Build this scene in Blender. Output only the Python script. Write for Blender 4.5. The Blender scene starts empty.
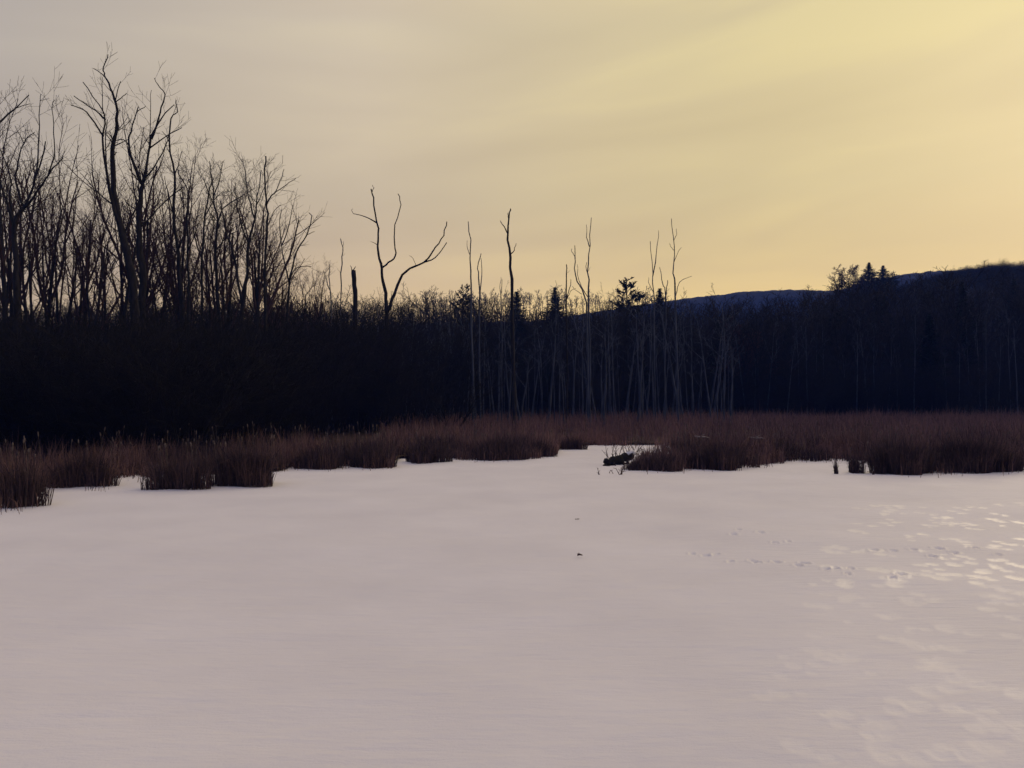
import bpy, math, random
import numpy as np
from mathutils import Vector, Matrix

# ------------------------------------------------------------------ camera, sky, sun, exposure
sc = bpy.context.scene
COL = sc.collection
F, HY, CH = 804.0, 398.0, 3.0            # focal length in pixels, horizon row, eye height
cam = bpy.data.cameras.new('camera'); cam.sensor_width = 36; cam.lens = F / 1024 * 36
cam.clip_start = 0.1; cam.clip_end = 12000
co = bpy.data.objects.new('camera', cam); COL.objects.link(co)
co.location = (0, 0, CH); co.rotation_euler = (math.radians(90) + math.atan((HY - 384) / F), 0, 0)
sc.camera = co
vs = sc.view_settings
vs.view_transform = 'Standard'; vs.look = 'None'; vs.exposure = 0; vs.gamma = 1; vs.use_curve_mapping = False

SUN_AZ, SUN_EL = math.radians(36), math.radians(17)     # azimuth from +Y towards +X
sdir = Vector((math.sin(SUN_AZ) * math.cos(SUN_EL), math.cos(SUN_AZ) * math.cos(SUN_EL), math.sin(SUN_EL)))

def make_world():
    w = bpy.data.worlds.new('World'); sc.world = w; w.use_nodes = True
    nt = w.node_tree; nt.nodes.clear(); N = nt.nodes.new; L = nt.links.new
    out = N('ShaderNodeOutputWorld'); bg = N('ShaderNodeBackground'); bg.inputs['Strength'].default_value = 0.1
    L(bg.outputs[0], out.inputs['Surface'])
    sky = N('ShaderNodeTexSky'); sky.sky_type = 'NISHITA'; sky.sun_disc = False
    sky.sun_elevation = SUN_EL; sky.sun_rotation = SUN_AZ; sky.air_density = 1.0; sky.dust_density = 2.0
    tc = N('ShaderNodeTexCoord')
    dot = N('ShaderNodeVectorMath'); dot.operation = 'DOT_PRODUCT'; dot.inputs[1].default_value = sdir
    L(tc.outputs['Generated'], dot.inputs[0])
    mr = N('ShaderNodeMapRange'); mr.inputs['From Min'].default_value = -1; mr.inputs['From Max'].default_value = 1
    L(dot.outputs['Value'], mr.inputs['Value'])
    def ramp(src, stops):
        r = N('ShaderNodeValToRGB'); cr = r.color_ramp
        while len(cr.elements) < len(stops): cr.elements.new(0.5)
        for e, (p, c) in zip(cr.elements, stops): e.position = p; e.color = (*c, 1)
        L(src, r.inputs[0]); return r
    # the cloud deck: cold and dim away from the sunset, yellow towards it
    deck = ramp(mr.outputs[0], [(0.0, (0.05, 0.10, 0.32)), (0.32, (0.12, 0.17, 0.36)), (0.52, (0.53, 0.485, 0.51)),
                                (0.72, (0.655, 0.57, 0.45)), (0.86, (0.86, 0.715, 0.475)), (0.94, (0.89, 0.73, 0.385)), (1.0, (0.87, 0.715, 0.32))])
    # slightly pinker and brighter low down at the front, greyer high up
    sep = N('ShaderNodeSeparateXYZ'); L(tc.outputs['Generated'], sep.inputs[0])
    el = ramp(sep.outputs['Z'], [(0.0, (1.72, 1.36, 0.62)), (0.06, (1.52, 1.25, 0.70)), (0.14, (1.25, 1.11, 0.87)), (0.24, (1.06, 1.03, 0.95)), (0.42, (0.95, 0.965, 1.02)), (0.75, (1.22, 1.14, 1.17))])
    m1 = N('ShaderNodeMix'); m1.data_type = 'RGBA'; m1.blend_type = 'MULTIPLY'; m1.inputs['Factor'].default_value = 1
    L(deck.outputs[0], m1.inputs['A']); L(el.outputs[0], m1.inputs['B'])
    # long soft streaks lying along the deck
    m0 = N('ShaderNodeMapping'); m0.inputs['Rotation'].default_value = (0, math.radians(6.5), 0)
    L(tc.outputs['Generated'], m0.inputs[0])
    mp = N('ShaderNodeMapping'); mp.inputs['Scale'].default_value = (1.3, 1.3, 8.0); mp.inputs['Location'].default_value = (0.3, 0, 0.9)
    L(m0.outputs[0], mp.inputs[0])
    nz = N('ShaderNodeTexNoise'); nz.inputs['Scale'].default_value = 1.7; nz.inputs['Detail'].default_value = 5; nz.inputs['Roughness'].default_value = 0.45
    nz.inputs['Distortion'].default_value = 0.4
    L(mp.outputs[0], nz.inputs['Vector'])
    st = ramp(nz.outputs['Fac'], [(0.28, (0.90, 0.885, 0.90)), (0.50, (0.98, 0.972, 0.98)), (0.70, (1.10, 1.10, 1.03))])
    m2 = N('ShaderNodeMix'); m2.data_type = 'RGBA'; m2.blend_type = 'MULTIPLY'; m2.inputs['Factor'].default_value = 1
    L(m1.outputs['Result'], m2.inputs['A']); L(st.outputs[0], m2.inputs['B'])
    sc10 = N('ShaderNodeVectorMath'); sc10.operation = 'SCALE'; sc10.inputs['Scale'].default_value = 10.0
    L(m2.outputs['Result'], sc10.inputs[0])
    mx = N('ShaderNodeMix'); mx.data_type = 'RGBA'; mx.inputs['Factor'].default_value = 0.93
    L(sky.outputs[0], mx.inputs['A']); L(sc10.outputs[0], mx.inputs['B'])
    L(mx.outputs['Result'], bg.inputs['Color'])
make_world()
sl = bpy.data.lights.new('sun', 'SUN'); sl.energy = 0.5; sl.angle = math.radians(18); sl.color = (1.0, 0.82, 0.55)
so = bpy.data.objects.new('sun', sl); COL.objects.link(so); so.rotation_euler = (-sdir).to_track_quat('-Z', 'Y').to_euler()
sc.cycles.volume_bounces = 0
sc.cycles.max_bounces = 6; sc.cycles.diffuse_bounces = 3

# ------------------------------------------------------------------ helpers
R = random.Random(7)
NP = np.random.default_rng(7)

def P(x, y, D): return Vector(((x - 512) / F * D, D, CH + (HY - y) / F * D))
def gy(y): return CH * F / (y - HY)                          # ground distance of an image row

def tag(o, label=None, cat=None, group=None, kind=None):
    for k, v in (('label', label), ('category', cat), ('group', group), ('kind', kind)):
        if v: o[k] = v
    return o
def empty(name, loc, label=None, cat=None, group=None, rz=0):
    o = bpy.data.objects.new(name, None); COL.objects.link(o); o.location = loc; o.rotation_euler = (0, 0, rz)
    o.empty_display_size = 0.3
    return tag(o, label, cat, group)
def copy_tree(o, parent=None):
    c = o.copy(); COL.objects.link(c)
    if parent: c.parent = parent
    for ch in list(o.children): copy_tree(ch, c)
    return c

class MB:
    def __init__(s): s.v = []; s.f = []
    def tube(s, pts, rad, n=4, cap=False):
        base = len(s.v); m = len(pts)
        for i, p in enumerate(pts):
            t = (pts[min(i + 1, m - 1)] - pts[max(i - 1, 0)])
            if t.length < 1e-9: t = Vector((0, 0, 1))
            t.normalize()
            a = t.cross(Vector((0.31, 0.95, 0.05)) if abs(t.y) < 0.9 else Vector((1, 0, 0))).normalized(); b = t.cross(a)
            for k in range(n):
                q = 2 * math.pi * k / n
                s.v.append(p + (a * math.cos(q) + b * math.sin(q)) * rad[i])
        for i in range(m - 1):
            for k in range(n):
                k2 = (k + 1) % n
                s.f.append((base + i * n + k, base + i * n + k2, base + (i + 1) * n + k2, base + (i + 1) * n + k))
        if cap:
            s.f.append(tuple(base + (m - 1) * n + k for k in range(n))); s.f.append(tuple(base + n - 1 - k for k in range(n)))
    def poly(s, pts):
        b = len(s.v); s.v.extend(pts); s.f.append(tuple(range(b, b + len(pts))))
    def mesh(s, name, m, smooth=True):
        me = bpy.data.meshes.new(name); me.from_pydata([tuple(v) for v in s.v], [], s.f); me.materials.append(m)
        if smooth: me.polygons.foreach_set('use_smooth', [True] * len(me.polygons))
        return me
    def build(s, name, m, parent=None, smooth=True, offset=None):
        if offset is not None: s.v = [v - offset for v in s.v]
        o = bpy.data.objects.new(name, s.mesh(name, m, smooth)); COL.objects.link(o)
        if parent: o.parent = parent
        return o
    def arrays(s):
        return np.array([tuple(v) for v in s.v], dtype=np.float32), s.f

def np_mesh(name, verts, polys, m, attr=None, smooth=False):
    """verts (n,3); polys: list of int arrays (k, corners)"""
    me = bpy.data.meshes.new(name)
    me.vertices.add(len(verts)); me.vertices.foreach_set('co', np.asarray(verts, np.float32).ravel())
    loops = np.concatenate([p.ravel() for p in polys]); tot = np.concatenate([np.full(len(p), p.shape[1]) for p in polys])
    start = np.concatenate([[0], np.cumsum(tot)[:-1]])
    me.loops.add(len(loops)); me.loops.foreach_set('vertex_index', loops.astype(np.int32))
    me.polygons.add(len(tot)); me.polygons.foreach_set('loop_start', start.astype(np.int32))
    if smooth: me.polygons.foreach_set('use_smooth', np.ones(len(tot), bool))
    me.update(calc_edges=True); me.validate()
    if attr is not None:
        for an, av in attr.items():
            a = me.attributes.new(an, 'FLOAT', 'POINT'); a.data.foreach_set('value', np.asarray(av, np.float32))
    me.materials.append(m)
    return me
def link(name, me, parent=None):
    o = bpy.data.objects.new(name, me); COL.objects.link(o)
    if parent: o.parent = parent
    return o

def mat(name, c1, c2, scale=3.0, rough=0.9, stretch=(1, 1, 1), attr=None, bump=0.0, detail=4, spec=0.2):
    m = bpy.data.materials.new(name); m.use_nodes = True; nt = m.node_tree; N = nt.nodes.new; L = nt.links.new
    b = nt.nodes['Principled BSDF']; b.inputs['Roughness'].default_value = rough; b.inputs['Specular IOR Level'].default_value = spec
    tc = N('ShaderNodeTexCoord'); mp = N('ShaderNodeMapping'); mp.inputs['Scale'].default_value = stretch
    L(tc.outputs['Object'], mp.inputs[0])
    nz = N('ShaderNodeTexNoise'); nz.inputs['Scale'].default_value = scale; nz.inputs['Detail'].default_value = detail
    L(mp.outputs[0], nz.inputs['Vector'])
    rp = N('ShaderNodeValToRGB'); rp.color_ramp.elements[0].position = 0.32; rp.color_ramp.elements[1].position = 0.68
    rp.color_ramp.elements[0].color = (*c1, 1); rp.color_ramp.elements[1].color = (*c2, 1)
    if attr:
        at = N('ShaderNodeAttribute'); at.attribute_name = attr
        ma = N('ShaderNodeMath'); ma.operation = 'MULTIPLY_ADD'; ma.inputs[1].default_value = 0.55
        mb = N('ShaderNodeMath'); mb.operation = 'MULTIPLY'; mb.inputs[1].default_value = 0.45
        L(nz.outputs['Fac'], mb.inputs[0]); L(at.outputs['Fac'], ma.inputs[0]); L(mb.outputs[0], ma.inputs[2]); L(ma.outputs[0], rp.inputs[0])
    else: L(nz.outputs['Fac'], rp.inputs[0])
    L(rp.outputs[0], b.inputs['Base Color'])
    if bump:
        bp = N('ShaderNodeBump'); bp.inputs['Strength'].default_value = bump; bp.inputs['Distance'].default_value = 0.03
        L(nz.outputs['Fac'], bp.inputs['Height']); L(bp.outputs[0], b.inputs['Normal'])
    return m
M = dict(
    bark=mat('dark_wet_bark', (0.014, 0.012, 0.012), (0.034, 0.029, 0.028), 6, stretch=(1, 1, 0.25), bump=0.6),
    twig=mat('red_brown_twig', (0.04, 0.022, 0.02), (0.075, 0.04, 0.036), 2),
    dead=mat('weathered_dead_wood', (0.028, 0.034, 0.050), (0.108, 0.118, 0.145), 5, stretch=(1, 1, 0.12), bump=0.5),
    brush=mat('thicket_twigs', (0.008, 0.007, 0.008), (0.018, 0.015, 0.015), 1),
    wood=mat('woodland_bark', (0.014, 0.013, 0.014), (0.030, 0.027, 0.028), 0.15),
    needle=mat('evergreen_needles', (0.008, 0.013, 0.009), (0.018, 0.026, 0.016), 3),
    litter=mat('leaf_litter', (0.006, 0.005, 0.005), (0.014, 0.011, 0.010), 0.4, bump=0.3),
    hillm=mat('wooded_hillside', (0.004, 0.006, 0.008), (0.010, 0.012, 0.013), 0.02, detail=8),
    reed=mat('dry_reed', (0.04, 0.026, 0.028), (0.24, 0.132, 0.108), 0.35, attr='tint'),
    plume=mat('pale_seed_fluff', (0.08, 0.06, 0.05), (0.17, 0.13, 0.11), 5),
    mud=mat('marsh_floor', (0.025, 0.015, 0.012), (0.06, 0.035, 0.028), 1.5, bump=0.4),
    pale=mat('snow_standin', (0.22, 0.18, 0.16), (0.42, 0.36, 0.33), 8),
)
def snow_material():
    m = bpy.data.materials.new('snow'); m.use_nodes = True; nt = m.node_tree; N = nt.nodes.new; L = nt.links.new
    b = nt.nodes['Principled BSDF']; b.inputs['IOR'].default_value = 1.31
    tc = N('ShaderNodeTexCoord')
    n1 = N('ShaderNodeTexNoise'); n1.inputs['Scale'].default_value = 0.35; n1.inputs['Detail'].default_value = 6
    L(tc.outputs['Object'], n1.inputs['Vector'])
    rp = N('ShaderNodeValToRGB'); rp.color_ramp.elements[0].position = 0.3; rp.color_ramp.elements[1].position = 0.7
    rp.color_ramp.elements[0].color = (0.775, 0.762, 0.79, 1); rp.color_ramp.elements[1].color = (0.855, 0.842, 0.865, 1)
    L(n1.outputs['Fac'], rp.inputs[0]); at = N('ShaderNodeAttribute'); at.attribute_name = 'packed'
    mxc = N('ShaderNodeMix'); mxc.data_type = 'RGBA'; mxc.inputs['B'].default_value = (0.94, 0.925, 0.91, 1)    # packed crust in the prints, its glint painted in as a whiter colour
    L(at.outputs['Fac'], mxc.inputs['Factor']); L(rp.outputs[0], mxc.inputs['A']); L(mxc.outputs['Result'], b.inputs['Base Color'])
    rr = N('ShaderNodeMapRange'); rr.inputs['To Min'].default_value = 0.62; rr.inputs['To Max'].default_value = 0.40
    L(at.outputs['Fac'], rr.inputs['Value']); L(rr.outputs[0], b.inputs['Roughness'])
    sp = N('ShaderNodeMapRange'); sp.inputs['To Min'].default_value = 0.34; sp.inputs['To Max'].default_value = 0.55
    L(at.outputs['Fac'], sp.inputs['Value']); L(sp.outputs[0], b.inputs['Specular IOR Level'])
    mp = N('ShaderNodeMapping'); mp.inputs['Rotation'].default_value = (0, 0, math.radians(-25)); mp.inputs['Scale'].default_value = (1, 4.5, 1)
    L(tc.outputs['Object'], mp.inputs[0])
    n2 = N('ShaderNodeTexNoise'); n2.inputs['Scale'].default_value = 1.3; n2.inputs['Detail'].default_value = 7; n2.inputs['Roughness'].default_value = 0.6
    L(mp.outputs[0], n2.inputs['Vector'])
    n3 = N('ShaderNodeTexNoise'); n3.inputs['Scale'].default_value = 45; n3.inputs['Detail'].default_value = 2
    L(tc.outputs['Object'], n3.inputs['Vector'])
    ad = N('ShaderNodeMath'); ad.operation = 'MULTIPLY_ADD'; ad.inputs[1].default_value = 0.10
    L(n3.outputs['Fac'], ad.inputs[0]); L(n2.outputs['Fac'], ad.inputs[2])
    bp = N('ShaderNodeBump'); bp.inputs['Strength'].default_value = 0.45; bp.inputs['Distance'].default_value = 0.06
    L(ad.outputs[0], bp.inputs['Height']); L(bp.outputs[0], b.inputs['Normal'])
    return m
M['snow'] = snow_material()

def vnoise(x, y, seed=0):
    """smooth value noise on numpy arrays"""
    rng = np.random.default_rng(seed); T = rng.random((256, 256))
    xi = np.floor(x).astype(int); yi = np.floor(y).astype(int); fx = x - xi; fy = y - yi
    fx = fx * fx * (3 - 2 * fx); fy = fy * fy * (3 - 2 * fy)
    g = lambda a, b: T[a & 255, b & 255]
    return (g(xi, yi) * (1 - fx) + g(xi + 1, yi) * fx) * (1 - fy) + (g(xi, yi + 1) * (1 - fx) + g(xi + 1, yi + 1) * fx) * fy
def sstep(a, b, x): t = np.clip((x - a) / (b - a), 0, 1); return t * t * (3 - 2 * t)

def grid_polys(nr, nc):
    i = np.arange(nr - 1)[:, None] * nc + np.arange(nc - 1)[None]
    i = i.ravel(); return np.stack([i, i + 1, i + nc + 1, i + nc], 1)

# ------------------------------------------------------------------ the setting: ground, snow, hills
mb = MB(); S = 5000
mb.poly([Vector((-S, -S, -0.4)), Vector((S, -S, -0.4)), Vector((S, S, -0.4)), Vector((-S, S, -0.4))])
tag(mb.build('ground', M['litter'], smooth=False), kind='structure')

# traces of packed, icy snow (image rows and columns turned into ground points)
TR = [
 [(920,660),(942,645),(957,647)], [(939,660),(957,675),(980,684),(1017,696),(1060,705)], [(875,667),(912,682),(950,684),(975,679)],
 [(924,690),(957,701),(991,712),(1017,722),(1050,728)], [(811,694),(841,712),(867,727),(890,742),(942,739),(965,731),(990,720)],
 [(790,655),(800,660),(815,668)], [(835,645),(845,650)], [(902,700),(915,707)], [(950,750),(956,752)], [(985,752),(992,754)],
 [(800,735),(815,740)], [(772,690),(782,694)], [(845,595),(855,604)], [(808,600),(818,604)], [(815,585),(825,590)], [(828,613),(836,616)],
 [(875,610),(892,614)], [(922,620),(938,624)], [(988,605),(1005,614)], [(1000,600),(1030,592)], [(902,624),(906,626)],
 [(895,585),(912,590)], [(860,628),(915,640),(920,642)], [(975,628),(1024,636)],
]
rs = random.Random(21)
for k in range(135):                                         # small scattered prints, denser to the right
    x = 820 + 240 * rs.random() ** 0.8; y = 502 + 100 * rs.random() ** 1.1
    if x < 860 and y < 528: continue
    dx = rs.uniform(2, 8); TR.append([(x, y), (x + dx, y + dx * rs.uniform(0.1, 0.4))])
for k in range(12):
    x = 780 + 270 * rs.random(); y = 600 + 150 * rs.random(); dx = rs.uniform(5, 16)
    TR.append([(x, y), (x + dx, y + dx * rs.uniform(0.1, 0.5))])
PR = []                                                     # (x, y, radius) of single prints on the ground
for t in TR:
    w = [P(x, y, gy(y)) for x, y in t]
    for a, b in zip(w, w[1:]):
        n = max(1, int((b - a).length / 0.22))
        for i in range(n + 1):
            p = a.lerp(b, i / n)
            if rs.random() < 0.15: continue
            PR.append((p.x + rs.uniform(-.12, .12), p.y + rs.uniform(-.22, .22), rs.uniform(0.06, 0.135)))
SHOE = []                                                   # a line of deeper boot prints
for (x0, y0), (x1, y1), n in (((700, 552), (905, 576), 15), ((730, 530), (800, 543), 5), ((870, 549), (1020, 551), 8)):
    for i in range(n):
        t = (i + rs.uniform(-.25, .25)) / n
        y = y0 + (y1 - y0) * t + (2 if i % 2 else -2); x = x0 + (x1 - x0) * t
        p = P(x, y, gy(y)); SHOE.append((p.x, p.y, rs.uniform(0.12, 0.17)))
def build_snow():
    # one sheet, finest where the tracks are
    ys = np.concatenate([np.linspace(-45, 3, 25)[:-1], 3 + 92 * (np.linspace(0, 1, 760) ** 2.2)])
    us = np.concatenate([np.linspace(-1.7, -0.05, 160)[:-1], np.linspace(-0.05, 0.75, 560), np.linspace(0.75, 1.7, 60)[1:]])
    Y, U = np.meshgrid(ys, us, indexing='ij'); X = U * np.maximum(Y + 1.0, 9.0)
    Z = 0.10 * (vnoise(X * 0.11 + 40, Y * 0.11 + 9, 1) - 0.5) + 0.05 * (vnoise(X * 0.35 + 7, Y * 0.5, 2) - 0.5)
    a, b = X * 0.9 + Y * 0.42, Y * 0.9 - X * 0.42
    Z += 0.022 * (vnoise(a * 0.8 + 90, b * 2.6 + 31, 3) - 0.5) + 0.010 * (vnoise(a * 2.5, b * 7 + 50, 4) - 0.5)
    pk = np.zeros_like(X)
    def stamp(px, py, r, depth, amt):
        j0 = np.searchsorted(ys, py - 4 * r); j1 = np.searchsorted(ys, py + 4 * r)
        if j1 <= j0: return
        xs, yy = X[j0:j1], Y[j0:j1]
        q = np.hypot((xs - px) / (r * 1.15), (yy - py) / (r * 1.35))
        q = q * (0.75 + 0.5 * vnoise(xs * 9 + 300, yy * 9 + 300, 5))
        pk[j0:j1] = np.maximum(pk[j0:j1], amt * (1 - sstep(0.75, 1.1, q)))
        Z[j0:j1] += -depth * (1 - sstep(0.5, 1.0, q)) + depth * 0.35 * np.exp(-((q - 1.25) / 0.25) ** 2)
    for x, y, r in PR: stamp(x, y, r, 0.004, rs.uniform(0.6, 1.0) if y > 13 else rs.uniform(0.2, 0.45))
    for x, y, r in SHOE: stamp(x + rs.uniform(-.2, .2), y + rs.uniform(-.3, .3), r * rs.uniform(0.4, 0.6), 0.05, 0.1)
    V = np.stack([X, Y, Z], -1).reshape(-1, 3)
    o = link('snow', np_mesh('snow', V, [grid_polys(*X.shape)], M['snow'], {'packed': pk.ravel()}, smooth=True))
    tag(o, kind='structure')
build_snow()

# shore line of the reeds: image column -> row where they meet the snow
EDGE = [(-250, 520), (0, 506), (38, 500), (46, 490), (108, 487), (112, 479), (150, 476), (280, 473), (292, 468), (345, 467), (394, 465), (398, 460),
        (470, 459), (525, 458), (557, 455), (560, 449), (590, 446), (626, 445.5), (627, 470), (700, 468), (760, 466), (800, 460), (838, 459.5), (866, 463), (884, 472),
        (940, 473), (1024, 470), (1300, 468)]
EX = np.array([e[0] for e in EDGE], float); EY = np.array([e[1] for e in EDGE], float)
def front(px): return CH * F / (np.interp(px, EX, EY) - HY)
def reed_ok(X, Y):
    px = 512 + F * X / Y; y = HY + F * CH / Y
    D = front(px) + 3.2 * (vnoise(X * 0.55 + 60, Y * 0.4 + 60, 11) - 0.5) + 1.6 * (vnoise(X * 2.1 + 60, Y * 0.9 + 60, 13) - 0.5)
    ok = Y > D
    ok &= ~((px > 600) & (px < 665) & (y > 446) & (px < 627 + (471 - y) * 1.15))    # the open inlet
    return ok

# marsh floor under the reeds, set back from the shore
nu, nd = 240, 34
pxs = np.linspace(-250, 1290, nu); V = []
for t in np.linspace(0, 1, nd):
    D0 = np.maximum(front(pxs) + 0.9, np.where((pxs > 590) & (pxs < 672), 52, 0)); D = D0 + (100 - D0) * t ** 1.5
    V.append(np.stack([(pxs - 512) / F * D, D, np.full(nu, 0.09) + 0.07 * min(1, t * 8)], -1))
V = np.concatenate(V); V[:, 2] += 0.05 * vnoise(V[:, 0] * 1.3 + 80, V[:, 1] * 1.3, 8)
tag(link('marsh_ground', np_mesh('marsh_ground', V, [grid_polys(nd, nu)], M['mud'], smooth=True)), kind='structure')

# near wooded rise behind the marsh
CR = [(-700, 318), (-200, 322), (100, 330), (300, 330), (420, 326), (520, 322), (600, 322), (650, 324), (700, 330), (760, 330), (820, 318), (860, 302), (900, 300),
      (940, 284), (985, 276), (1024, 273), (1100, 270), (1400, 266), (1800, 280)]
CX = np.array([c[0] for c in CR], float); CY = np.array([c[1] for c in CR], float); DC = 320.0
def rise_z(X, Y):
    px = 512 + F * X / np.maximum(Y, 1)
    zc = CH + (HY - np.interp(px, CX, CY)) / F * DC
    return zc * (sstep(96, DC, Y) * 0.75 + 0.25 * np.clip((Y - 96) / (DC - 96), 0, 1)) * (1 - 0.6 * sstep(DC + 20, DC + 260, Y)) + 1.2 * (vnoise(X * 0.05 + 70, Y * 0.05 + 3, 12) - 0.5) * sstep(100, 130, Y)
nd, nu = 70, 260
ds = np.concatenate([np.linspace(94, 330, 50), np.linspace(340, 620, 20)]); us = np.linspace(-1.4, 1.5, nu)
Dg, Ug = np.meshgrid(ds, us, indexing='ij'); Xg = Ug * Dg
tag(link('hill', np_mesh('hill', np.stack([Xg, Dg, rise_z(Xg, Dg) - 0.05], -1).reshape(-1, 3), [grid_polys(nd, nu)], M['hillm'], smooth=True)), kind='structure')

# the far blue ridge
FR = [(-500, 345), (100, 340), (450, 330), (560, 318), (620, 308), (660, 301), (700, 296), (740, 291.5), (790, 289.5), (835, 290.5), (870, 283), (900, 275), (930, 271), (960, 270),
      (1024, 268), (1200, 264), (1700, 285)]
FX = np.array([c[0] for c in FR], float); FY = np.array([c[1] for c in FR], float); DF = 850.0
def far_z(X, Y):
    px = 512 + F * X / np.maximum(Y, 1)
    zc = CH + (HY - np.interp(px, FX, FY)) / F * DF
    return zc * sstep(630, DF, Y) * (1 - 0.5 * sstep(DF + 30, DF + 300, Y)) + 8 * (vnoise(X * 0.018 + 70, Y * 0.018 + 3, 14) - 0.5) * sstep(660, 760, Y) * (1 - 0.85 * sstep(760, 850, Y)) + 1.6 * (vnoise(X * 0.25 + 70, Y * 0.25, 15) - 0.5)
ds = np.concatenate([np.linspace(628, 855, 60), np.linspace(862, 1000, 12)]); us = np.linspace(-1.3, 1.5, 900)
Dg, Ug = np.meshgrid(ds, us, indexing='ij'); Xg = Ug * Dg
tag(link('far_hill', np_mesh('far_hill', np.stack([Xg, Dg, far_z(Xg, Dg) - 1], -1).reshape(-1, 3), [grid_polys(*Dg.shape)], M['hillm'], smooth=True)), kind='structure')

# the evening air
def haze():
    me = bpy.data.meshes.new('haze'); x, y0, y1, z0, z1 = 1600, -60, 1010, -1.45, 200
    v = [(-x, y0, z0), (x, y0, z0), (x, y1, z0), (-x, y1, z0), (-x, y0, z1), (x, y0, z1), (x, y1, z1), (-x, y1, z1)]
    me.from_pydata(v, [], [(3, 2, 1, 0), (4, 5, 6, 7), (0, 1, 5, 4), (1, 2, 6, 5), (2, 3, 7, 6), (3, 0, 4, 7)])
    m = bpy.data.materials.new('air'); m.use_nodes = True; nt = m.node_tree; nt.nodes.clear()
    o = nt.nodes.new('ShaderNodeOutputMaterial'); pv = nt.nodes.new('ShaderNodeVolumePrincipled')
    pv.inputs['Color'].default_value = (0.10, 0.25, 1.0, 1); pv.inputs['Density'].default_value = 0.00046; pv.inputs['Anisotropy'].default_value = -0.2
    nt.links.new(pv.outputs[0], o.inputs['Volume']); me.materials.append(m)
    tag(link('haze', me), kind='stuff')
haze()

# ------------------------------------------------------------------ trees
def rot_about(d, ang, az):
    a = d.cross(Vector((0.3, 0.2, 0.9)) if abs(d.z) < 0.85 else Vector((1, 0.1, 0))).normalized(); b = d.cross(a)
    return (d * math.cos(ang) + (a * math.cos(az) + b * math.sin(az)) * math.sin(ang)).normalized()
def grow(mb, r, p, d, L, rad, lvl, par, mx):
    n = max(2, min(9, int(L / par['seg'][lvl]) + 1)); pts = [p.copy()]; ds = [d]; wob = par['wob'][lvl]
    for i in range(n):
        d = (d + Vector((r.uniform(-1, 1), r.uniform(-1, 1), r.uniform(-.7, 1))) * wob + Vector((0, 0, par['trop'][lvl]))).normalized()
        p = p + d * (L / n); pts.append(p); ds.append(d)
    end = par.get('end', 0.35)
    rads = [max(par['rmin'], rad * (1 - (1 - end) * i / n)) for i in range(n + 1)]
    mb.tube(pts, rads, (6, 5, 4, 3, 3)[lvl])
    if lvl < mx:
        k = par['kids'][lvl]; k = max(1, int(round(k * r.uniform(0.75, 1.25))))
        az = r.random() * 6.28
        for j in range(k):
            t = par['t0'][lvl] + (1 - par['t0'][lvl]) * ((j + r.random()) / k)
            q = t * n; i = min(n - 1, int(q)); pp = pts[i].lerp(pts[i + 1], q - i)
            az += 2.4 + r.uniform(-.6, .6)
            grow(mb, r, pp, rot_about(ds[i], math.radians(r.uniform(*par['ang'][lvl])), az), L * r.uniform(*par['ratio'][lvl]) * (1.15 - 0.55 * t), rads[i] * r.uniform(*par['rr']), lvl + 1, par, mx)
    return pts, ds, rads
MAPLE = dict(seg=(1.6, 0.9, 0.6, 0.4, 0.3), wob=(0.05, 0.13, 0.12, 0.10, 0.09), trop=(0.03, 0.09, 0.06, 0.04, 0.02), kids=(9, 6, 4, 3, 0), t0=(0.5, 0.25, 0.2, 0.15, 0),
             ang=((24, 48), (24, 46), (25, 50), (25, 55)), ratio=((0.30, 0.48), (0.38, 0.55), (0.4, 0.6), (0.4, 0.65)), rr=(0.42, 0.6), rmin=0.009)
FORK = dict(MAPLE, kids=(6, 6, 5, 3, 0), t0=(0.30, 0.3, 0.2, 0.15, 0), ang=((14, 30), (22, 46), (25, 50), (25, 55)), ratio=((0.5, 0.72), (0.34, 0.5), (0.4, 0.6), (0.4, 0.6)), rr=(0.5, 0.75))
FORK2 = dict(FORK, t0=(0.45, 0.3, 0.2, 0.15, 0), ang=((14, 26), (22, 46), (25, 50), (25, 55)))
SIMPLE = dict(MAPLE, kids=(9, 5, 4, 0, 0), rmin=0.018, t0=(0.35, 0.25, 0.2, 0, 0))
THIN = dict(MAPLE, kids=(6, 4, 4, 0, 0), rmin=0.012, ang=((18, 36), (25, 46), (25, 50), (25, 55)), ratio=((0.2, 0.36), (0.38, 0.55), (0.4, 0.6), (0.4, 0.65)), t0=(0.5, .3, .2, 0, 0))
SHRUB = dict(seg=(1.0, 0.7, 0.5, 0.4, 0.3), wob=(0.10, 0.14, 0.18, 0.2, 0.2), trop=(0.05, 0.05, 0.03, 0, 0), kids=(7, 6, 4, 0, 0), t0=(0.15, 0.15, 0.1, 0, 0),
             ang=((20, 50), (25, 60), (25, 60), (25, 55)), ratio=((0.35, 0.6), (0.4, 0.65), (0.4, 0.65), (0.4, 0.6)), rr=(0.5, 0.7), rmin=0.010)
SNAGTWIG = dict(MAPLE, kids=(0, 3, 3, 2, 0), rmin=0.008)

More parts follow.
